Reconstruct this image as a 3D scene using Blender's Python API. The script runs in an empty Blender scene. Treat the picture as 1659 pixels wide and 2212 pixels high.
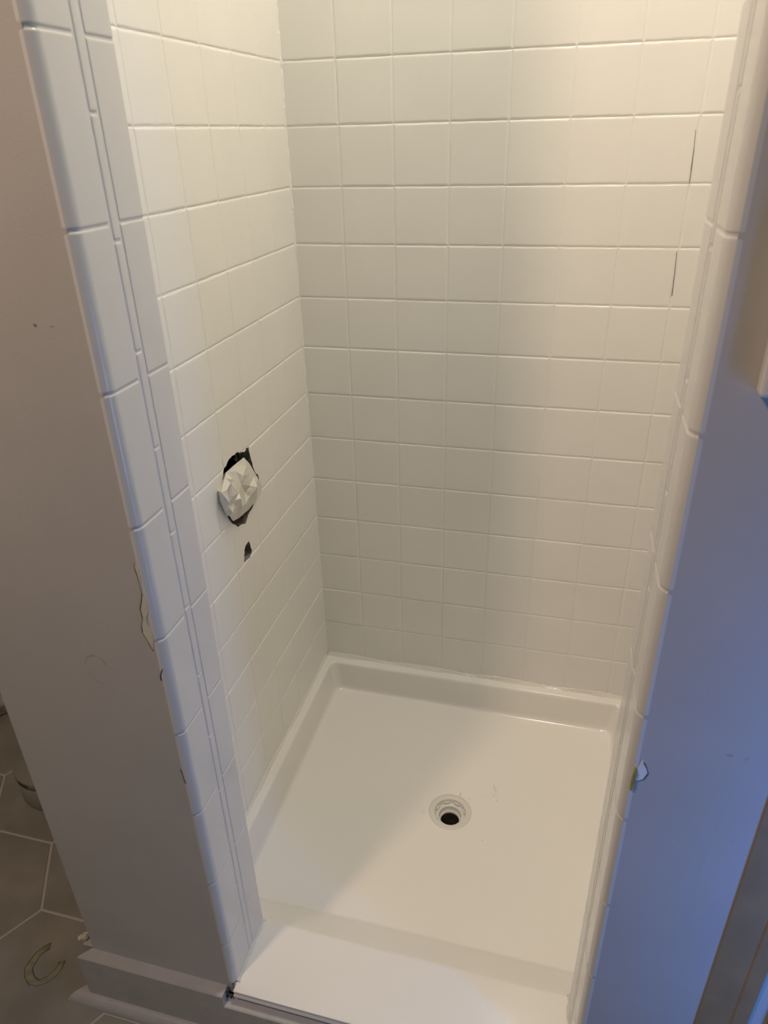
import bpy, bmesh, math, random
from mathutils import Vector, Matrix
from mathutils.geometry import delaunay_2d_cdt
random.seed(7)
T = 0.106            # one wall tile with its joint, metres
Z0 = 14.3            # floor level, in tiles below the first joint
def W(x, y, z): return Vector((x*T, y*T, (z+Z0)*T))
scn = bpy.context.scene
C = scn.collection

# ---------------------------------------------------------------- camera
cd = bpy.data.cameras.new('camera'); cam = bpy.data.objects.new('camera', cd); C.objects.link(cam)
scn.camera = cam
cd.sensor_fit = 'VERTICAL'; cd.sensor_height = 36.0; cd.lens = 1537.98/2212*36
cd.clip_start = 0.02
w = Vector((0.4896, 0.2548, 0.0383)); ang = w.length
Rw = Matrix.Rotation(ang, 3, w.normalized())
M = Rw @ Matrix(((1,0,0),(0,0,-1),(0,1,0)))          # rows: right, down, forward
rows = [M[0], -M[1], -M[2]]                          # blender camera axes right, up, back
R3 = Matrix((rows[0], rows[1], rows[2])).transposed()
cam.matrix_world = Matrix.Translation(W(5.38394, -13.69884, -1.14338)) @ R3.to_4x4()
cd.dof.use_dof = True; cd.dof.focus_distance = 1.55; cd.dof.aperture_fstop = 9.0

# ---------------------------------------------------------------- world, lights, exposure
wd = bpy.data.worlds.new('world'); scn.world = wd; wd.use_nodes = True
bg = wd.node_tree.nodes['Background']; bg.inputs[0].default_value = (0.78, 1.0, 0.90, 1); bg.inputs[1].default_value = 0.060
scn.view_settings.view_transform = 'Standard'; scn.view_settings.look = 'None'
scn.view_settings.gamma = 1.0; scn.view_settings.exposure = 0.0
def area(name, loc, target, size, power, color, shape='DISK', size_y=None, spread=180):
    l = bpy.data.lights.new(name, 'AREA'); l.shape = shape; l.size = size
    if size_y: l.size_y = size_y
    l.energy = power; l.color = color; l.spread = math.radians(spread)
    o = bpy.data.objects.new(name, l); C.objects.link(o); o.location = loc
    o.rotation_euler = (Vector(target)-Vector(loc)).to_track_quat('-Z', 'Y').to_euler()
    return o
area('shower_ceiling_lamp', W(5.9,-3.7,11.3), W(4.6,-3.3,-10), 0.16, 10.6, (1.0,0.92,0.775))
area('bathroom_ceiling_lamp', W(-2.1,-15.7,8.0), W(3.5,-2,-8), 0.14, 11.9, (1.0,0.73,0.54))
area('window_daylight', W(13.2,-12.35,-8.0), W(3,-6.5,-8.5), 0.07, 0.58, (0.48,0.70,1.0), 'RECTANGLE', 0.35)
area('added_blue_wash', W(10.0,-10.3,-8.0), W(7.2,-8.1,-8.0), 0.05, 1.42, (0.01,0.23,1.0), 'RECTANGLE', 0.9)  # blue source added to tint the right wall, with no known opening behind it

# ---------------------------------------------------------------- materials
def mat(name, col, rough=0.5, bump=0.0, bscale=60, var=0.0, vscale=6, coat=0.0, metal=0.0, spec=0.5, var_col=None):
    m = bpy.data.materials.new(name); m.use_nodes = True; nt = m.node_tree; b = nt.nodes['Principled BSDF']
    b.inputs['Roughness'].default_value = rough; b.inputs['Metallic'].default_value = metal
    b.inputs['Specular IOR Level'].default_value = spec
    b.inputs['Coat Weight'].default_value = coat; b.inputs['Coat Roughness'].default_value = 0.06
    geo = nt.nodes.new('ShaderNodeNewGeometry')
    if var > 0:
        n = nt.nodes.new('ShaderNodeTexNoise'); n.inputs['Scale'].default_value = vscale; n.inputs['Detail'].default_value = 6
        nt.links.new(geo.outputs['Position'], n.inputs['Vector'])
        r = nt.nodes.new('ShaderNodeValToRGB'); r.color_ramp.elements[0].position = 0.35; r.color_ramp.elements[1].position = 0.65
        vc = var_col or tuple(c*(1-var) for c in col)
        r.color_ramp.elements[0].color = (*vc, 1); r.color_ramp.elements[1].color = (*col, 1)
        nt.links.new(n.outputs['Fac'], r.inputs['Fac']); nt.links.new(r.outputs['Color'], b.inputs['Base Color'])
    else:
        b.inputs['Base Color'].default_value = (*col, 1)
    if bump > 0:
        n = nt.nodes.new('ShaderNodeTexNoise'); n.inputs['Scale'].default_value = bscale; n.inputs['Detail'].default_value = 4
        nt.links.new(geo.outputs['Position'], n.inputs['Vector'])
        bp = nt.nodes.new('ShaderNodeBump'); bp.inputs['Strength'].default_value = bump; bp.inputs['Distance'].default_value = 0.002
        nt.links.new(n.outputs['Fac'], bp.inputs['Height']); nt.links.new(bp.outputs['Normal'], b.inputs['Normal'])
    return m
M_tile = mat('glazed_tile', (0.88,0.87,0.83), 0.30, 0.10, 90, 0.03, 5, spec=0.45)
M_jamb = mat('jamb_tile', (0.77,0.76,0.735), 0.16, 0.05, 60, 0.02, 5, spec=0.5)
M_tray = mat('acrylic_tray', (0.90,0.88,0.84), 0.14, 0.02, 30, 0.02, 4, spec=0.5)
M_caulk = mat('glossy_caulk', (0.80,0.78,0.72), 0.08, 0.5, 160, spec=0.6)
M_paint = mat('wall_paint', (0.60,0.57,0.54), 0.55, 0.12, 500, 0.06, 7)
M_board = mat('baseboard_paint', (0.55,0.53,0.51), 0.45, 0.25, 300, 0.08, 30)
M_floor = mat('hex_floor_tile', (0.36,0.345,0.30), 0.42, 0.06, 90, 0.22, 9)
M_grout = mat('floor_grout', (0.56,0.54,0.50), 0.8, 0.3, 300)
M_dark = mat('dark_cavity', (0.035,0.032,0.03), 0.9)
M_backer = mat('grey_backer_board', (0.34,0.32,0.29), 0.95, 1.0, 200, 0.6, 120)
M_paper = mat('masking_paper', (0.74,0.72,0.66), 0.38, 0.15, 120, 0.05, 30)
M_chip = mat('bare_plaster', (0.76,0.71,0.58), 0.8, 0.2, 200, 0.06, 40)
M_crack = mat('crack_shadow_gap', (0.05,0.045,0.04), 0.9)
M_yellow = mat('old_yellow_adhesive', (0.50,0.40,0.08), 0.6, 0.4, 150, 0.3, 100)
M_wood = mat('brown_wood_casing', (0.42,0.26,0.12), 0.5, 0.1, 80, 0.15, 20)
M_plast = mat('drain_plastic', (0.74,0.73,0.69), 0.22, spec=0.5)
M_tub = mat('tub_plastic', (0.31,0.29,0.25), 0.45)
M_bag = mat('plastic_bag', (0.62,0.54,0.49), 0.3, 0.3, 60)
M_ink = mat('dark_print', (0.03,0.03,0.03), 0.6)
M_dirt = mat('dark_dirt', (0.20,0.17,0.13), 0.9)
M_stain = mat('wall_scuff', (0.535,0.505,0.475), 0.6, 0, 0, 0.25, 60)
M_glue = mat('dried_glue', (0.36,0.335,0.23), 0.5, 0.4, 150, 0.3, 60)

# ---------------------------------------------------------------- helpers
def obj(name, bm, m, parent=None, smooth=False, loc=None):
    me = bpy.data.meshes.new(name); bmesh.ops.recalc_face_normals(bm, faces=bm.faces[:]); bm.to_mesh(me); bm.free()
    if m: me.materials.append(m)
    if smooth:
        for p in me.polygons: p.use_smooth = True
    o = bpy.data.objects.new(name, me); C.objects.link(o)
    if parent: o.parent = parent; o.matrix_parent_inverse = Matrix.Translation(parent.location).inverted()
    return o
def struct(name, bm, m, smooth=False):
    o = obj(name, bm, m, None, smooth); o['kind'] = 'structure'; return o
def thing(name, label, cat, loc):
    o = bpy.data.objects.new(name, None); C.objects.link(o); o.location = loc; o.empty_display_size = 0.05
    o['label'] = label; o['category'] = cat; return o
def tag(o, label, cat): o['label'] = label; o['category'] = cat; return o
def box(bm, a, b, bev=0.0):
    """box between tile-unit corners a and b"""
    p = [W(*a), W(*b)]
    lo = Vector([min(p[0][i], p[1][i]) for i in range(3)]); hi = Vector([max(p[0][i], p[1][i]) for i in range(3)])
    vs = [bm.verts.new((x,y,z)) for x in (lo.x,hi.x) for y in (lo.y,hi.y) for z in (lo.z,hi.z)]
    fs = [bm.faces.new([vs[i] for i in q]) for q in ((0,1,3,2),(4,6,7,5),(0,4,5,1),(2,3,7,6),(0,2,6,4),(1,5,7,3))]
    if bev > 0:
        es = list({e for f in fs for e in f.edges})
        bmesh.ops.bevel(bm, geom=es, offset=bev*T, segments=2, affect='EDGES', profile=0.5)
def extrude_poly(bm, pts, d):
    """closed prism: pts are metres Vectors, d the offset vector"""
    a = [bm.verts.new(p) for p in pts]; b = [bm.verts.new(p+d) for p in pts]
    bm.faces.new(a); bm.faces.new(b[::-1]); n = len(a)
    for i in range(n): bm.faces.new((a[i], b[i], b[(i+1)%n], a[(i+1)%n]))
def ngon_noise(pts, n=2, amp=0.01):
    out = []
    for i, p in enumerate(pts):
        q = pts[(i+1)%len(pts)]
        for k in range(n):
            t = k/n; out.append((p[0]+(q[0]-p[0])*t+(random.uniform(-amp,amp) if k else 0), p[1]+(q[1]-p[1])*t+(random.uniform(-amp,amp) if k else 0)))
    return out
PROF = [(-0.024,0.22),(-0.013,0.7),(-0.006,1.0),(0.006,1.0),(0.013,0.7),(0.024,0.22)]
def axis_lines(lo, hi, joints, fill=7, half=True):
    L = {round(lo,5):0.0, round(hi,5):0.0}
    for j in joints:
        for o_, d in [(-0.042,0.0)]+PROF+[(0.042,0.0)]:
            t = j+o_
            if lo < t < hi: L[round(t,5)] = d
    ks = sorted(L)
    out = []
    for a, b in zip(ks, ks[1:]):
        out.append((a, L[a]))
        if b-a > 0.3:
            n = fill
            for i in range(1, n): out.append((a+(b-a)*i/n, 0.0))
    out.append((ks[-1], L[ks[-1]]))
    return out
def tile_wall(us, vs, ujoints, vjoints, fn, depth=0.013, thick=0.25, cell_jit=0.006):
    """one slab: pillowed tiles separated by shallow painted-over joints, with a back and sides"""
    bm = bmesh.new(); jit = {}
    def cell(u, v):
        k = (sum(1 for j in ujoints if j < u), sum(1 for j in vjoints if j < v))
        if k not in jit: jit[k] = random.uniform(-cell_jit, cell_jit)
        return jit[k]
    F = []
    for u, du in us:
        col = []
        for v, dv in vs:
            d = max(du*0.8, dv)
            wob = random.uniform(-0.004,0.004) if d > 0.2 else 0
            col.append(bm.verts.new(fn(u+(wob if du > 0.2 else 0), v+(wob if dv > 0.2 else 0), -d*depth*random.uniform(0.75,1.15) + cell(u, v)*(1-d)*0.5)))
        F.append(col)
    nu, nv = len(us), len(vs)
    for i in range(nu-1):
        for j in range(nv-1): bm.faces.new((F[i][j], F[i+1][j], F[i+1][j+1], F[i][j+1]))
    ring = [F[i][0] for i in range(nu)]+[F[nu-1][j] for j in range(1,nv)]+[F[i][nv-1] for i in range(nu-2,-1,-1)]+[F[0][j] for j in range(nv-2,0,-1)]
    uv = [(us[i][0],vs[0][0]) for i in range(nu)]+[(us[nu-1][0],vs[j][0]) for j in range(1,nv)]+[(us[i][0],vs[nv-1][0]) for i in range(nu-2,-1,-1)]+[(us[0][0],vs[j][0]) for j in range(nv-2,0,-1)]
    back = [bm.verts.new(fn(u, v, -thick)) for u, v in uv]; n = len(ring)
    for i in range(n): bm.faces.new((ring[i], ring[(i+1)%n], back[(i+1)%n], back[i]))
    bm.faces.new(back)
    return bm
TOP, BOT = 11.6, -13.03
XR, XJL, XJR, YF = 7.53, 1.2, 6.33, -8.15
zj = [-k for k in range(-11, 13)]

# ---------------------------------------------------------------- floor with large hexagon tiles
bm = bmesh.new(); box(bm, (-12.5,-24,-14.31), (3.3,1.0,-14.7)); box(bm, (4.4,-24,-14.31), (16,1.0,-14.7)); box(bm, (3.3,-24,-14.31), (4.4,-4.0,-14.7)); box(bm, (3.3,-2.8,-14.31), (4.4,1.0,-14.7)); box(bm, (3.2,-4.1,-15.6), (4.5,-2.7,-15.8)); struct('floor', bm, M_grout)
bm = bmesh.new(); s = 1.53; g = 0.03
cx0, cy0 = -4.30-s/2, -5.82-s*math.sqrt(3)/2
for i in range(-6, 9):
    for j in range(-9, 7):
        cx = cx0+i*1.5*s; cy = cy0+(j+(0.5 if i % 2 else 0))*math.sqrt(3)*s
        if not (-12.2 < cx < 9 and -17 < cy < 0.8): continue
        if cx > -1.0 and cy > -8.4: continue
        r = s-g
        lo = [bm.verts.new(W(cx+r*math.cos(a*math.pi/3), min(cy+r*math.sin(a*math.pi/3), 0.95), -14.33)) for a in range(6)]
        mi = [bm.verts.new(W(cx+r*math.cos(a*math.pi/3), min(cy+r*math.sin(a*math.pi/3), 0.95), -14.304)) for a in range(6)]
        up = [bm.verts.new(W(cx+(r-.015)*math.cos(a*math.pi/3), min(cy+(r-.015)*math.sin(a*math.pi/3), 0.95), -14.295)) for a in range(6)]
        bm.faces.new(up); bm.faces.new(lo[::-1])
        for A, B in ((lo, mi), (mi, up)):
            for k in range(6): bm.faces.new((A[k], A[(k+1)%6], B[(k+1)%6], B[k]))
o = struct('floor_tiles', bm, M_floor)
o.name = 'floor_hexagon_tiles'

# ---------------------------------------------------------------- shower walls
us = axis_lines(-0.2, XR+0.2, [0.995+i for i in range(7)]); vs = axis_lines(BOT, TOP, zj)
bm = tile_wall(us, vs, [0.995+i for i in range(7)], zj, lambda u, v, d: W(u, -d, v))
wb_ = struct('wall_back', bm, M_tile)
bm = bmesh.new()
for xx, sg in ((0.0, 1), (XR, -1)):
    prev = None; z = BOT
    while z < TOP:
        r = 0.028*random.uniform(0.6, 1.3)
        ring = [bm.verts.new(W(xx-sg*0.02, 0.02, z)), bm.verts.new(W(xx+sg*r, 0.01, z)), bm.verts.new(W(xx+sg*r*.5, -r*.45, z)), bm.verts.new(W(xx-sg*0.01, -r, z))]
        if prev:
            for k in range(4): bm.faces.new((prev[k], prev[(k+1)%4], ring[(k+1)%4], ring[k]))
        prev = ring; z += random.uniform(0.03, 0.08)
    if sg == 1: co_ = obj('corner_grout', bm, M_tile, wb_); bm = bmesh.new()
obj('corner_grout', bm, M_tile, wb_)
# left wall with the two rough openings cut through it
uj = [-(0.994+i) for i in range(7)]
us = axis_lines(-7.15, 0, uj)
bm = tile_wall(us, vs, uj, zj, lambda u, v, d: W(d, u, v))
wl = struct('wall_left', bm, M_tile)
HOLE = [(-2.99,-5.99),(-2.97,-6.25),(-2.9,-6.5),(-2.75,-6.72),(-2.85,-6.98),(-3.1,-7.12),(-3.36,-7.2),(-3.5,-7.3),(-3.78,-7.21),(-3.95,-7.06),(-4.08,-6.85),(-4.14,-6.5),(-4.12,-6.2),(-4.02,-6.04),(-3.85,-5.94),(-3.66,-5.9),(-3.42,-5.92),(-3.3,-6.0),(-3.12,-6.02)]
SMALL = [(-3.459,-7.683),(-3.421,-7.755),(-3.419,-7.844),(-3.381,-7.929),(-3.408,-7.977),(-3.46,-8.01),(-3.52,-8.01),(-3.60,-8.0),(-3.735,-7.975),(-3.70,-7.899),(-3.708,-7.86),(-3.662,-7.751),(-3.591,-7.694)]
def cut(o, polys, x0, x1, m_side):
    bm = bmesh.new()
    for p in polys: extrude_poly(bm, [W(x0, a, b) for a, b in p], Vector(((x1-x0)*T,0,0)))
    c = obj('cutter', bm, None)
    md = o.modifiers.new('cut', 'BOOLEAN'); md.operation = 'DIFFERENCE'; md.solver = 'EXACT'; md.object = c
    dg = bpy.context.evaluated_depsgraph_get(); ev = o.evaluated_get(dg); me = bpy.data.meshes.new_from_object(ev)
    o.modifiers.clear(); o.data = me; bpy.data.objects.remove(c)
    if len(me.materials) == 0: me.materials.append(M_tile)
    me.materials.append(m_side)
    for p in me.polygons:
        x = p.center.x/T; y = p.center.y/T; z = p.center.z/T-Z0
        p.material_index = 1 if (abs(p.normal.x) < 0.5 and -0.3 < x < -0.005 and -4.4 < y < -2.5 and -8.2 < z < -5.7) else 0
random.seed(3)
cut(wl, [ngon_noise(HOLE, 3, 0.018), ngon_noise(SMALL, 2, 0.012)], -0.6, 0.3, M_backer)
# backer board behind the tile, torn a little smaller than the opening, and the dark stud cavity
bm = bmesh.new(); box(bm, (-0.30,-7.1,-13), (-0.27,-0.1,11)); bb = struct('wall_left_backer', bm, M_backer)
ch = Vector((-3.45,-6.58)); H2 = [(ch.x+(a-ch.x)*0.86+random.uniform(-.03,.03), ch.y+(b-ch.y)*0.88+random.uniform(-.03,.03)) for a, b in ngon_noise(HOLE, 3, 0.03)]
S2 = [(-3.55+(a+3.55)*0.9, -7.86+(b+7.86)*0.82) for a, b in ngon_noise(SMALL, 2, 0.015)]
cut(bb, [H2, S2], -0.6, 0.3, M_backer)
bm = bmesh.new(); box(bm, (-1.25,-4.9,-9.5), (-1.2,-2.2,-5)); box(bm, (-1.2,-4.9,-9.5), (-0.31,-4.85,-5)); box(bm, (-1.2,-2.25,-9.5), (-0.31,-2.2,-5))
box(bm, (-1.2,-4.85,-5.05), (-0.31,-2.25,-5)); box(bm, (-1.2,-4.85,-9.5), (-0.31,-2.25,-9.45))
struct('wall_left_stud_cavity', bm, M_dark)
# right shower wall
bm = tile_wall(us, vs, uj, zj, lambda u, v, d: W(XR-d, u, v), cell_jit=0.004)
struct('wall_right', bm, M_tile)
# body of the partition left of the shower and room walls
bm = bmesh.new(); box(bm, (-1.41,-8.118,-14.3), (-0.22,-7.0,TOP)); box(bm, (-0.22,-8.118,-13.04), (1.128,-7.03,TOP)); box(bm, (-1.41,-7.0,-14.3), (-1.3,0.3,TOP)); box(bm, (-0.22,-8.118,-13.14), (1.128,-8.095,-13.04)); struct('wall_front_left', bm, M_paint)
bm = bmesh.new(); box(bm, (7.76,-8.118,-14.3), (9.6,-7.0,TOP)); box(bm, (6.402,-8.118,-13.04), (7.76,-7.03,TOP)); box(bm, (XR+0.3,-7.0,-14.3), (9.6,0.3,TOP)); box(bm, (6.402,-8.118,-13.14), (7.76,-8.095,-13.04)); struct('wall_front_right', bm, M_paint)
bm = bmesh.new(); box(bm, (-12.5,0.9,-14.3), (-1.41,1.2,TOP)); struct('wall_far', bm, M_paint)
bm = bmesh.new(); box(bm, (-12.5,-24,-14.3), (-12.2,0.9,TOP)); struct('wall_far_left', bm, M_paint)
bm = bmesh.new(); box(bm, (0,-7.1,11.62), (XR,0,11.9)); struct('ceiling', bm, M_paint)
bm = bmesh.new(); box(bm, (1.21,-8.1,9.6), (6.32,-7.0,11.6)); struct('wall_front_header', bm, M_paint)

# ---------------------------------------------------------------- tiled jambs: bullnose column, thin strip, back column
def jamb(side):
    sx = 1 if side == 'left' else -1; X = XJL if side == 'left' else XJR
    bm = bmesh.new()
    def sweep(prof, z0, z1, b=0.014):
        # prof: list of (x-offset outwards, y); the ends are rounded over at each joint
        n = len(prof); cx = sum(p[0] for p in prof)/n; cy = sum(p[1] for p in prof)/n
        rings = []
        for z, k in ((z0+0.008, b), (z0+0.014, b*0.4), (z0+0.024, b*0.1), (z0+0.036, 0), (z1-0.036, 0), (z1-0.024, b*0.1), (z1-0.014, b*0.4), (z1-0.008, b)):
            r = []
            for (px, py, nx, ny) in prof: r.append(bm.verts.new(W(X+sx*(px-nx*k), py-ny*k, z)))
            rings.append(r)
        bm.faces.new(rings[0]); bm.faces.new(rings[-1][::-1])
        for A, B in zip(rings, rings[1:]):
            for i in range(n): bm.faces.new((A[i], A[(i+1)%n], B[(i+1)%n], B[i]))
    def arc(cx, cy, r, a0, a1, n):
        return [(cx+r*math.cos(a), cy+r*math.sin(a), math.cos(a), math.sin(a)) for a in [a0+(a1-a0)*i/n for i in range(n+1)]]
    P = math.pi
    # px is measured from the jamb face towards the opening (0 = face); solid lies at negative px
    bull = [(-0.13,-8.117,0,0)] + arc(-0.15, -7.99, 0.15, -math.radians(60), 0, 8) + [(0.0,-7.62,1,0),(-0.004,-7.605,.7,.5),(-0.016,-7.59,.3,1),(-0.10,-7.59,0,0)]
    strip = [(-0.10,-7.572,0,0),(-0.016,-7.572,.3,-1),(-0.004,-7.56,.7,-.5),(0.0,-7.545,1,0),(0.0,-7.475,1,0),(-0.004,-7.46,.7,.5),(-0.016,-7.448,.3,1),(-0.10,-7.448,0,0)]
    backc = [(-0.10,-7.43,0,0),(-0.016,-7.43,.3,-1),(-0.004,-7.42,.7,-.5),(0.0,-7.40,1,0)] + arc(-0.035,-7.035,0.035,0,P/2,5) + [(-0.10,-7.0,0,1)]
    z = -0.36+1.4575*8; zs = [z-1.4575*k for k in range(0, 30)]
    zs = [q for q in zs if q > -13.0]+[-13.04]
    for a, b in zip(zs, zs[1:]): sweep(bull, b, a); sweep(backc, b, a)
    q0 = -0.93+1.04*12; ss = [q0-1.04*k for k in range(0, 40)]; ss = [q for q in ss if q > -12.95]+[-13.04]
    for a, b in zip(ss, ss[1:]): sweep(strip, b, a)
    bed = [(X-sx*(0.15-0.14*math.cos(math.radians(a))), -7.99-0.14*math.sin(math.radians(a))) for a in range(0, 61, 10)]
    bed = [(X-sx*0.13,-7.6)]+[(X-sx*0.010,-7.6)]+bed+[(X-sx*0.13,-8.11)]
    extrude_poly(bm, [W(x, y, -13.04) for x, y in bed], Vector((0,0,24.5*T)))
    # grout bed and the tiled return behind the jamb
    box(bm, (X-sx*0.010,-7.6,-13.04), (X-sx*0.12,-7.02,TOP-0.1))
    if side == 'left': box(bm, (X-0.1,-7.03,-13.04), (0.0,-6.98,TOP-0.1))
    else: box(bm, (X+0.1,-7.03,-13.04), (XR,-6.98,TOP-0.1))
    bm.normal_update()
    for e in bm.edges:
        if len(e.link_faces) == 2 and e.calc_face_angle(0) > 0.62: e.smooth = False
    return struct('wall_jamb_'+side, bm, M_jamb)
jl = jamb('left'); jr = jamb('right')
for o in (jl, jr):
    for p in o.data.polygons: p.use_smooth = True
    md = o.modifiers.new('weighted', 'WEIGHTED_NORMAL'); md.weight = 100; md.keep_sharp = True

# ---------------------------------------------------------------- shower tray (one moulded basin)
tray = thing('shower_tray', 'white moulded shower base between the tiled walls with a low curb in front', 'shower tray', W(3.77,-4.1,-13.9))
DX, DY, DR = 3.84, -3.40, 0.452
def rrect(x0, x1, y0, y1, r, z, n=16, m=24):
    pts = []
    cs = [(x1-r, y1-r, 0), (x0+r, y1-r, 90), (x0+r, y0+r, 180), (x1-r, y0+r, 270)]
    for ci, (cx, cy, a0) in enumerate(cs):
        arcp = [(cx+r*math.cos(math.radians(a0+90*i/n)), cy+r*math.sin(math.radians(a0+90*i/n))) for i in range(n+1)]
        pts += arcp
        nx = cs[(ci+1)%4]; q = (nx[0]+r*math.cos(math.radians(nx[2])), nx[1]+r*math.sin(math.radians(nx[2]))); p = arcp[-1]
        pts += [(p[0]+(q[0]-p[0])*i/m, p[1]+(q[1]-p[1])*i/m) for i in range(1, m)]
    return [(x, y, z) for x, y in pts]
bm = bmesh.new()
LZ, FZ = -13.05, -13.83
R_ = []
R_.append(rrect(-0.16,7.70,-8.08,0.16,0.02,LZ-0.30))
R_.append(rrect(-0.16,7.70,-8.08,0.16,0.02,LZ-0.01))
R_.append(rrect(-0.15,7.68,-7.90,0.14,0.02,LZ))
R_.append(rrect(0.17,7.36,-7.06,-0.22,0.14,LZ))
R_.append(rrect(0.195,7.335,-7.02,-0.245,0.15,LZ-0.008))
R_.append(rrect(0.215,7.315,-6.98,-0.265,0.16,LZ-0.035))
R_.append(rrect(0.225,7.305,-6.94,-0.275,0.17,LZ-0.08))
R_.append(rrect(0.31,7.22,-6.33,-0.33,0.22,FZ+0.15))
R_.append(rrect(0.33,7.20,-6.24,-0.345,0.23,FZ+0.07))
R_.append(rrect(0.37,7.16,-6.20,-0.38,0.24,FZ+0.028))
R_.append(rrect(0.43,7.10,-6.17,-0.44,0.25,FZ+0.010))
R_.append(rrect(0.52,7.01,-6.12,-0.53,0.26,FZ+0.002))
base = R_[-1]; n = len(base)
ang0 = [math.atan2(p[1]-DY, p[0]-DX) for p in base]
for t, dz in ((0.15,-0.004),(0.35,-0.015),(0.55,-0.03),(0.75,-0.045),(0.9,-0.055),(0.97,-0.06),(1.0,-0.062)):
    R_.append([(p[0]+(DX+DR*math.cos(a)-p[0])*t, p[1]+(DY+DR*math.sin(a)-p[1])*t, FZ+dz) for p, a in zip(base, ang0)])
R_.append([(DX+DR*0.985*math.cos(a), DY+DR*0.985*math.sin(a), FZ-0.085) for a in ang0])
V = [[bm.verts.new(W(*p)) for p in r] for r in R_]
for A, B in zip(V, V[1:]):
    for i in range(n): bm.faces.new((A[i], A[(i+1)%n], B[(i+1)%n], B[i]))
bm.normal_update()
for e in bm.edges:
    if len(e.link_faces) == 2 and e.calc_face_angle(0) > 0.9: e.smooth = False
o = obj('basin', bm, M_tray, tray, True)
md = o.modifiers.new('weighted', 'WEIGHTED_NORMAL'); md.weight = 100; md.keep_sharp = True
def bead(bm, p, q, rad, up, seg=90):
    """wavy bead of sealant along p-q, fillet in the corner"""
    p, q = Vector(p), Vector(q); d = (q-p).normalized(); a = up[0]; b = up[1]; prev = None
    ph = random.uniform(0, 9)
    for i in range(seg+1):
        t = i/seg; c = p+(q-p)*t
        r1 = rad*(1+0.35*math.sin(t*31+ph)*math.sin(t*13)+random.uniform(-.22,.22)); r2 = rad*(1+0.3*math.sin(t*23+ph)+random.uniform(-.2,.2))
        ring = [c-a*0.02-b*0.02, c+a*r1-b*0.02, c+a*r1*0.62+b*r2*0.12, c+a*r1*0.3+b*r2*0.32, c+a*r1*.1+b*r2*0.7, c-a*0.02+b*r2]
        vs = [bm.verts.new(W(*v)) for v in ring]
        if prev:
            for k in range(6): bm.faces.new((prev[k], prev[(k+1)%6], vs[(k+1)%6], vs[k]))
        else: bm.faces.new(vs)
        prev = vs
    bm.faces.new(prev[::-1])
bm = bmesh.new()
lip = [(-8.07,LZ-.0095),(-8.17,LZ-.014),(-8.195,LZ-.018),(-8.20,LZ-.028),(-8.192,LZ-.04),(-8.188,LZ-.10),(-8.212,LZ-.12),(-8.215,LZ-.14),(-8.205,LZ-.155),(-8.07,LZ-.155)]
extrude_poly(bm, [W(1.19,y,z) for y, z in lip], Vector((5.15*T,0,0)))
obj('curb_lip', bm, M_tray, tray)
X_, Y_, Z_ = Vector((1,0,0)), Vector((0,1,0)), Vector((0,0,1))
for args in (((0.02,-0.01,LZ),(7.5,-0.01,LZ),0.075,(-Y_,Z_),140), ((0.01,-0.02,LZ),(0.01,-6.95,LZ),0.055,(X_,Z_),110), ((XJL,-7.0,LZ),(XJL,-8.05,LZ),0.05,(X_,Z_),26), ((XJR,-7.0,LZ),(XJR,-8.05,LZ),0.05,(-X_,Z_),26)):
    bm = bmesh.new(); bead(bm, *args)
    o = obj('sealant_bead', bm, M_caulk, tray, True); o['label'] = 'glossy uneven sealant bead'

# ---------------------------------------------------------------- drain
dr = thing('shower_drain', 'open round white drain fitting in the shower tray floor, strainer missing', 'drain', W(DX,DY,-14.2))
def lathe(prof, cx, cy, n=72, close=False, ang=None):
    bm = bmesh.new(); rs = []
    for r, z in prof: rs.append([bm.verts.new(W(cx+r*math.cos(2*math.pi*i/n), cy+r*math.sin(2*math.pi*i/n), z)) for i in range(n)])
    for A, B in zip(rs, rs[1:]):
        for i in range(n): bm.faces.new((A[i], A[(i+1)%n], B[(i+1)%n], B[i]))
    if close: bm.faces.new(rs[-1])
    return bm
DZ = FZ-0.062
obj('flange', lathe([(0.455,DZ-0.0204),(0.443,DZ+0.002),(0.437,DZ+0.006),(0.345,DZ+0.001),(0.332,DZ-0.0041),(0.325,DZ-0.0136),(0.318,DZ-0.1156),(0.31,DZ-0.1190)], DX, DY), M_plast, dr, True)
bm = lathe([(0.315,DZ-0.1170),(0.30,DZ-0.1122),(0.25,DZ-0.1156),(0.238,DZ-0.1224),(0.232,DZ-0.1360),(0.230,DZ-0.2448),(0.226,DZ-0.2462)], DX, DY)
obj('seat_ring', bm, M_plast, dr, True)
bm = bmesh.new()
for k in range(8):
    a0 = math.radians(k*45+14); a1 = math.radians(k*45+14+20); seg = 6
    rg = []
    for i in range(seg+1):
        a = a0+(a1-a0)*i/seg
        rg.append([bm.verts.new(W(DX+r*math.cos(a), DY+r*math.sin(a), z)) for r, z in ((0.316,DZ-0.1156),(0.316,DZ-0.0680),(0.283,DZ-0.0680),(0.283,DZ-0.1156))])
    for A, B in zip(rg, rg[1:]):
        for i in range(4): bm.faces.new((A[i], A[(i+1)%4], B[(i+1)%4], B[i]))
    bm.faces.new(rg[0]); bm.faces.new(rg[-1][::-1])
obj('locking_lugs', bm, M_plast, dr)
obj('drain_pipe', lathe([(0.229,DZ-0.2414),(0.215,DZ-0.2380),(0.205,DZ-0.2346),(0.198,DZ-0.2380),(0.196,DZ-0.2856)], DX, DY), M_plast, dr, True)
p_ = obj('pipe_interior', lathe([(0.1975,DZ-0.27),(0.196,DZ-0.8),(0.14,DZ-0.82),(0.02,DZ-0.82)], DX, DY, close=True), mat('drain_sludge_shade', (0.05,0.042,0.032), 0.6, 0.8, 120, 0.5, 60), dr, True)  # dark colour stands for both sludge and the shade down the pipe
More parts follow.
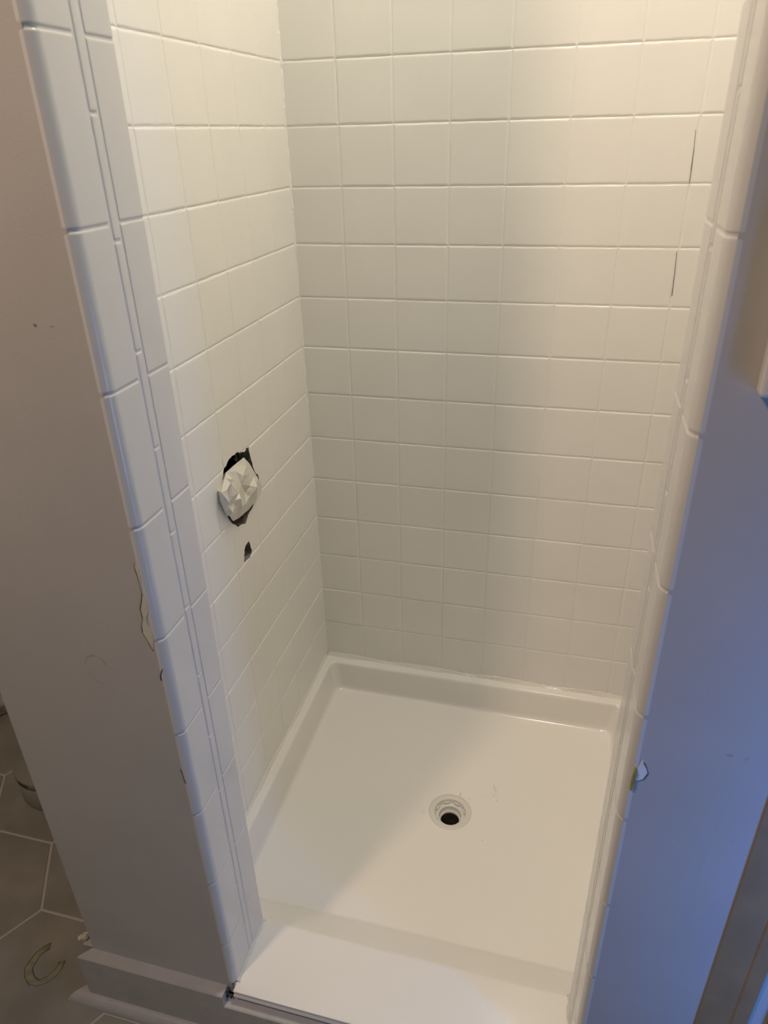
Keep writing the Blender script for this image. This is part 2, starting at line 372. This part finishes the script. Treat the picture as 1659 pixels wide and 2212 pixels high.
p_['label'] = 'dirty pipe throat, its shade deepened by dark colour'

# ---------------------------------------------------------------- crumpled masking paper in the valve opening
PO = [(0.0,-3.237,-6.107),(0.0,-3.053,-6.3),(0.02,-2.835,-6.677),(0.03,-2.72,-6.923),(0.03,-2.764,-6.987),(0.02,-2.994,-7.07),(0.03,-3.359,-7.076),(0.05,-3.784,-7.016),(0.04,-3.999,-6.971),(0.1,-4.193,-6.765),(0.06,-4.216,-6.746),(0.06,-4.286,-6.604),(0.1,-4.401,-6.421),(0.14,-4.429,-6.2),(0.1,-4.32,-6.182),(0.05,-4.096,-6.102),(0.02,-3.978,-6.062),(-0.02,-3.61,-6.101)]
PI_ = [(0.2,-3.258,-6.66),(0.04,-3.444,-6.668),(0.16,-4.106,-6.182),(0.18,-4.3,-6.2),(0.2,-4.08,-6.13),(0.16,-3.645,-6.267),(0.14,-3.852,-6.482),(0.12,-4.016,-6.636),(0.22,-4.35,-6.424),(0.1,-4.202,-6.336),(0.17,-3.853,-6.759),(0.16,-4.2,-6.68),(0.1,-3.412,-6.793),(0.2,-3.91,-6.558),(0.06,-3.294,-6.234),(0.1,-3.331,-6.6),(0.06,-3.679,-6.17),(0.08,-3.266,-6.426),(0.1,-4.062,-6.548),(0.1,-3.91,-6.828),(0.12,-4.25,-6.5),(0.12,-3.611,-6.808),(0.2,-4.164,-6.39),(0.07,-3.1,-6.538),(0.13,-3.711,-6.394)]
allp = PO+PI_; npo = len(PO)
vco, edg, fac, ov, _, _ = delaunay_2d_cdt([Vector((p[1], p[2])) for p in allp], [(i, (i+1)%npo) for i in range(npo)], [], 1, 1e-5)
bm = bmesh.new(); src = [o_[0] if o_ else -1 for o_ in ov]
vv = [bm.verts.new(W(allp[s_][0] if s_ >= 0 else 0.05, c.x, c.y)) for c, s_ in zip(vco, src)]
for f in fac:
    try: bm.faces.new([vv[i] for i in f])
    except ValueError: pass
bmesh.ops.subdivide_edges(bm, edges=bm.edges[:], cuts=2, use_grid_fill=True)
bmesh.ops.triangulate(bm, faces=bm.faces[:])
random.seed(11)
for v in bm.verts:
    if not v.is_boundary: v.co.x += random.uniform(-0.006,0.006)*T; v.co.y += random.uniform(-.006,.006)*T; v.co.z += random.uniform(-.006,.006)*T
# tucked skirt going back into the opening
be = [e for e in bm.edges if e.is_boundary]
ret = bmesh.ops.extrude_edge_only(bm, edges=be)
cen = W(0,-3.55,-6.55)
for v in [g for g in ret['geom'] if isinstance(g, bmesh.types.BMVert)]:
    v.co.x = -0.12*T; v.co.y = cen.y+(v.co.y-cen.y)*0.72; v.co.z = cen.z+(v.co.z-cen.z)*0.78
tag(obj('masking_paper', bm, M_paper), 'crumpled white masking paper stuffed over the valve opening in the left tiled wall', 'paper')

# ---------------------------------------------------------------- paint chips, cracks, scuffs on the walls (parts of their walls)
wfl = bpy.data.objects['wall_front_left']; wfr = bpy.data.objects['wall_front_right']; wb = bpy.data.objects['wall_back']
def patch(name, pts, m, parent, y=-8.118, t=0.006, grow=1.0):
    bm = bmesh.new(); cx = sum(p[0] for p in pts)/len(pts); cz = sum(p[1] for p in pts)/len(pts)
    extrude_poly(bm, [W(cx+(x-cx)*grow, y+0.004, cz+(z-cz)*grow) for x, z in pts], Vector((0, -(t+0.004)*T, 0)))
    return obj(name, bm, m, parent)
CH = [(1.10,-5.156),(1.135,-5.209),(1.14,-5.325),(1.12,-5.516),(1.15,-5.639),(1.143,-5.795),(1.097,-5.876),(1.096,-5.963),(1.121,-6.016),(1.134,-6.084),(1.13,-6.188),(1.094,-6.34),(1.057,-6.221),(1.009,-6.095),(1.017,-5.991),(1.052,-5.883),(1.048,-5.755),(1.09,-5.635),(1.115,-5.546),(1.112,-5.395),(1.106,-5.302),(1.095,-5.222)]
CH = [(x-0.035, z) for x, z in CH]
o = patch('peeled_paint_patch', CH, M_chip, wfl, t=0.006); o['label'] = 'bare cream plaster where paint has peeled'
def ribbon(name, pts, wd, m, parent, y=-8.118, t=0.008):
    bm = bmesh.new()
    for (x0, z0), (x1, z1) in zip(pts, pts[1:]):
        d = Vector((x1-x0, z1-z0)); L = max(d.length, 1e-6); n_ = Vector((-d.y, d.x))/L*wd*random.uniform(0.5,1.2)*0.5
        extrude_poly(bm, [W(x0+n_.x,y+.004,z0+n_.y), W(x1+n_.x,y+.004,z1+n_.y), W(x1-n_.x,y+.004,z1-n_.y), W(x0-n_.x,y+.004,z0-n_.y)], Vector((0,-(t+.004)*T,0)))
    return obj(name, bm, m, parent)
ribbon('paint_crack', CH[11:]+[CH[0]], 0.009, M_crack, wfl)
ribbon('paint_crack', [(x-.02,z) for x, z in [(1.147,-6.599),(1.127,-6.638),(1.101,-6.707),(1.097,-6.772),(1.108,-6.775)]], 0.008, M_crack, wfl)
ribbon('paint_crack', [(1.07,-8.25),(1.085,-8.33),(1.09,-8.42),(1.10,-8.50)], 0.010, M_dirt, wfl)
def blot(name, cx, cz, rx, rz, m, parent, y=-8.118, t=0.0015, n=26):
    pts = [(cx+rx*math.cos(2*math.pi*i/n)*random.uniform(.7,1.1), cz+rz*math.sin(2*math.pi*i/n)*random.uniform(.7,1.1)) for i in range(n)]
    return patch(name, pts, m, parent, y, t)
ribbon('scuff_mark', [(0.05,-6.72),(0.12,-6.60),(0.22,-6.56),(0.32,-6.60),(0.37,-6.70)], 0.02, M_stain, wfl, t=0.001)
ribbon('scuff_mark', [(0.06,-6.85),(0.14,-6.97),(0.26,-7.0)], 0.018, M_stain, wfl, t=0.001)
blot('nail_mark', 0.57,-2.63,0.018,0.014, M_dirt, wfl, t=0.003); blot('nail_mark', 0.75,-2.63,0.03,0.008, M_stain, wfl, t=0.003)
o = patch('peeled_paint_patch', [(6.47,-6.728),(6.485,-6.779),(6.52,-6.839),(6.545,-6.914),(6.515,-7.006),(6.45,-7.054),(6.435,-7.005),(6.44,-6.872),(6.455,-6.80)], mat('pale_undercoat', (0.93,0.92,0.90), 0.6), wfr, t=0.008); o['label'] = 'pale patch of peeled paint'
ribbon('paint_crack', [(6.485,-6.779),(6.52,-6.839),(6.545,-6.914),(6.515,-7.006),(6.45,-7.054)], 0.010, M_crack, wfr)
o = patch('adhesive_residue', [(6.425,-6.86),(6.445,-6.93),(6.435,-7.005),(6.44,-7.101),(6.42,-7.168),(6.40,-7.164),(6.40,-7.0),(6.41,-6.9)], M_yellow, wfr, t=0.03); o['label'] = 'mustard yellow adhesive'
blot('scuff_mark', 7.23,-6.50,0.03,0.02, M_stain, wfr); blot('scuff_mark', 7.38,-6.51,0.025,0.02, M_stain, wfr)
# open hairline cracks in two joints of the back wall, and one at the left corner
ribbon('joint_crack', [(6.955,-1.22),(6.975,-1.5),(6.985,-1.8),(6.99,-2.0)], 0.007, M_crack, wb, y=0.012, t=0.014)
ribbon('joint_crack', [(6.965,-3.06),(6.985,-3.4),(7.0,-3.8)], 0.008, M_crack, wb, y=0.012, t=0.014)

# ---------------------------------------------------------------- baseboard, shoe moulding, board under the curb
bm = bmesh.new()
def yz_prism(bm, prof, x0, x1, mit=0.0):
    a = [W(x0-mit*(-8.118-y), y, z) for y, z in prof]; b = [W(x1, y, z) for y, z in prof]
    A = [bm.verts.new(p) for p in a]; B = [bm.verts.new(p) for p in b]; n = len(A)
    bm.faces.new(A); bm.faces.new(B[::-1])
    for i in range(n): bm.faces.new((A[i], B[i], B[(i+1)%n], A[(i+1)%n]))
yz_prism(bm, [(-8.118,-13.10),(-8.295,-13.10),(-8.312,-13.115),(-8.312,-14.13),(-8.118,-14.13)], -1.43, 1.045, mit=0.85)
box(bm, (-1.42,-8.1,-14.13), (-1.62,-7.55,-13.10))
struct('baseboard_front_left', bm, M_board)
bm = bmesh.new(); yz_prism(bm, [(-8.12,-13.33),(-8.295,-13.36),(-8.312,-13.375),(-8.312,-14.13),(-8.12,-14.13)], 1.046, 6.60)
struct('baseboard_front_middle', bm, M_board)
bm = bmesh.new(); yz_prism(bm, [(-8.118,-13.10),(-8.295,-13.10),(-8.312,-13.115),(-8.312,-14.3),(-8.118,-14.3)], 6.60, 7.66)
struct('baseboard_front_right', bm, M_board)
bm = bmesh.new()
pr = [(-8.20,-14.13)]+[(-8.30-0.17*math.sin(a*math.pi/2/6), -14.30+0.17*math.cos(a*math.pi/2/6)) for a in range(7)]+[(-8.20,-14.3)]
yz_prism(bm, pr, -1.62, 7.6, mit=1.0)
struct('trim_1', bm, M_board)
bm = bmesh.new()
for k in range(5):
    c = Vector((1.075+random.uniform(-.03,.05), -8.15+random.uniform(-.04,.03), -13.22+random.uniform(-.14,.06)))
    pts = [Vector((random.uniform(-1,1),random.uniform(-1,1),random.uniform(-1,1))).normalized()*random.uniform(.02,.05) for _ in range(9)]
    vs = [bm.verts.new(W(*(c+p))) for p in pts]; bmesh.ops.convex_hull(bm, input=vs)
tag(obj('black_clump', bm, M_dark), 'black clumps packed in the gap between baseboard end and shower curb', 'dirt')  # near-black clumps filling the gap at the baseboard end
bm = bmesh.new(); random.seed(5)
for c, r in (((-1.62,-8.02,-13.02),.08),((-1.55,-8.0,-12.93),.06),((-1.70,-8.03,-13.06),.06),((-1.50,-7.97,-12.84),.05)):
    pts = [Vector((random.uniform(-1,1),random.uniform(-1,1),random.uniform(-1,1.3))).normalized()*random.uniform(.5,1)*r for _ in range(14)]
    vs = [bm.verts.new(W(*(Vector(c)+p))) for p in pts]; bmesh.ops.convex_hull(bm, input=vs)
tag(obj('plaster_crumb', bm, M_chip), 'broken bit of plaster on the left end of the baseboard at the wall corner', 'plaster')

# ---------------------------------------------------------------- switch plate, door casing at the right
sw = thing('light_switch', 'white light switch plate on the bluish wall at the right edge', 'light switch', W(7.08,-8.118,-2.35))
bm = bmesh.new(); box(bm, (6.725,-8.118,-2.90), (7.46,-8.27,-1.80), 0.03); obj('switch_plate', bm, mat('switch_white', (0.78,0.76,0.72), 0.35), sw)
bm = bmesh.new(); box(bm, (6.96,-8.26,-2.66), (7.22,-8.31,-2.04), 0.012); obj('rocker', bm, mat('rocker_white', (0.80,0.78,0.74), 0.3), sw)
bm = bmesh.new()
A = [(7.67,-8.118),(7.675,-8.135),(8.03,-8.137),(8.05,-8.15),(8.20,-8.165),(8.215,-8.15),(8.22,-8.118)]
a = [W(x,y,-14.3) for x, y in A]; extrude_poly(bm, a, Vector((0,0,(5.5)*T*4)))
struct('trim_2', bm, M_wood)
bm = bmesh.new(); box(bm, (8.42,-8.118,-14.3), (8.62,-8.18,7)); box(bm, (8.62,-8.118,-14.3), (9.6,-8.13,7), 0.0); struct('door_1', bm, M_wood)

# ---------------------------------------------------------------- things on the floor left of the partition
gl = [(-2.89,-7.71),(-2.96,-7.79),(-3.02,-7.90),(-3.02,-8.03),(-3.02,-8.14),(-2.94,-8.25),(-2.81,-8.33),(-2.68,-8.33),(-2.57,-8.25),(-2.50,-8.14),(-2.48,-8.01),(-2.50,-7.90)]
bm = bmesh.new(); random.seed(9)
wds = [.05,.055,.06,.05,.075,.06,.05,.05,.045,.045,.055,.05]; prev = None
for i, (x, y) in enumerate(gl):
    nx_, ny_ = (x+2.75), (y+8.03); L = math.hypot(nx_, ny_); nx_ /= L; ny_ /= L; k = wds[i]*random.uniform(1.0,1.6)
    ring = [bm.verts.new(W(x+nx_*k, y+ny_*k, -14.294)), bm.verts.new(W(x+nx_*k*.6, y+ny_*k*.6, -14.290)), bm.verts.new(W(x-nx_*k*.6, y-ny_*k*.6, -14.289)), bm.verts.new(W(x-nx_*k, y-ny_*k, -14.294))]
    if prev:
        for j in range(4): bm.faces.new((prev[j], prev[(j+1)%4], ring[(j+1)%4], ring[j]))
    else: bm.faces.new(ring)
    prev = ring
bm.faces.new(prev[::-1])
tag(obj('glue_ring', bm, M_glue, None, True), 'yellowish broken ring of dried glue on the grey floor tile', 'glue')
tb = thing('plastic_tub', 'pale round plastic tub on the floor behind the left painted wall', 'tub', W(-5.1,-4.28,-14.295))
def lathe2(prof, cx, cy, n=64): return lathe(prof, cx, cy, n, True)
obj('tub_body', lathe2([(0.0,-14.29),(0.87,-14.29),(0.89,-14.28),(0.90,-14.25),(0.905,-13.62),(0.02,-13.62)], -5.1, -4.28), M_tub, tb, True)
obj('lid', lathe2([(0.90,-13.63),(0.92,-13.62),(0.92,-13.47),(0.905,-13.44),(0.02,-13.435)], -5.1, -4.28), M_tub, tb, True)
bm = bmesh.new()
for k in range(5):
    a0 = math.radians(-112+k*4); a1 = a0+math.radians(1.7)
    q = [(-5.1+0.92*math.cos(a), -4.28+0.92*math.sin(a)) for a in (a0, a1)]
    extrude_poly(bm, [W(q[0][0],q[0][1],-13.60), W(q[1][0],q[1][1],-13.60), W(q[1][0],q[1][1],-13.49), W(q[0][0],q[0][1],-13.49)], Vector((0,-0.006*T,0)))
obj('bar_marks', bm, M_ink, tb)
bm = bmesh.new(); bmesh.ops.create_icosphere(bm, subdivisions=4, radius=1.0); random.seed(21)
from mathutils import noise
for v in bm.verts:
    n1 = noise.noise(v.co*2.1)*0.22+noise.noise(v.co*5.3)*0.10
    c = v.co*(1+n1); v.co = W(-8.35+c.x*0.72, -2.55+c.y*0.65, max(-14.292, -13.72+c.z*0.72))
bg_ = thing('plastic_bag', 'small pinkish white plastic bag on the floor at the left edge', 'bag', W(-8.35,-2.55,-14.29))
obj('bag_body', bm, M_bag, bg_, True)
bm = bmesh.new(); box(bm, (-8.9,-2.9,-13.28), (-7.75,-2.3,-12.85), 0.04); o = obj('folded_top', bm, mat('bag_top_white', (0.55,0.53,0.50), 0.5), bg_)
bm = bmesh.new(); box(bm, (-8.92,-2.93,-13.02), (-7.74,-2.28,-12.98)); box(bm, (-8.92,-2.93,-13.22), (-7.74,-2.28,-13.18)); obj('stripe', bm, M_ink, bg_)

# specks of debris on the tray floor, too small and loose to count
bm = bmesh.new(); random.seed(4)
for x, y in [(4.51,-2.85),(4.77,-2.81),(3.24,-3.45),(3.3,-3.54),(5.76,-4.03),(6.75,-0.78),(4.6,-3.95),(4.2,-3.0),(2.1,-5.1),(6.1,-2.2)]:
    z = FZ-0.03
    vs = [bm.verts.new(W(x+random.uniform(-.007,.007), y+random.uniform(-.007,.007), z+random.uniform(-.02,.006))) for _ in range(7)]; bmesh.ops.convex_hull(bm, input=vs)
def hair(pts):
    prev = None
    for x, y in pts:
        r = [bm.verts.new(W(x+a, y+b, FZ-0.028+c)) for a, b, c in ((-.0022,0,0),(.0022,0,0),(0,.0022,.004))]
        if prev:
            for k in range(3): bm.faces.new((prev[k], prev[(k+1)%3], r[(k+1)%3], r[k]))
        prev = r
hair([(4.66,-2.52),(4.68,-2.60),(4.72,-2.66),(4.73,-2.72)]); hair([(4.70,-2.78),(4.68,-2.83)]); hair([(4.76,-2.9),(4.78,-2.95)]); hair([(3.98,-2.88),(3.99,-2.93),(3.96,-2.98)])
o = tag(obj('debris_specks', bm, M_dirt), 'tiny dark specks and hairs scattered on the shower tray floor', 'dirt'); o['kind'] = 'stuff'
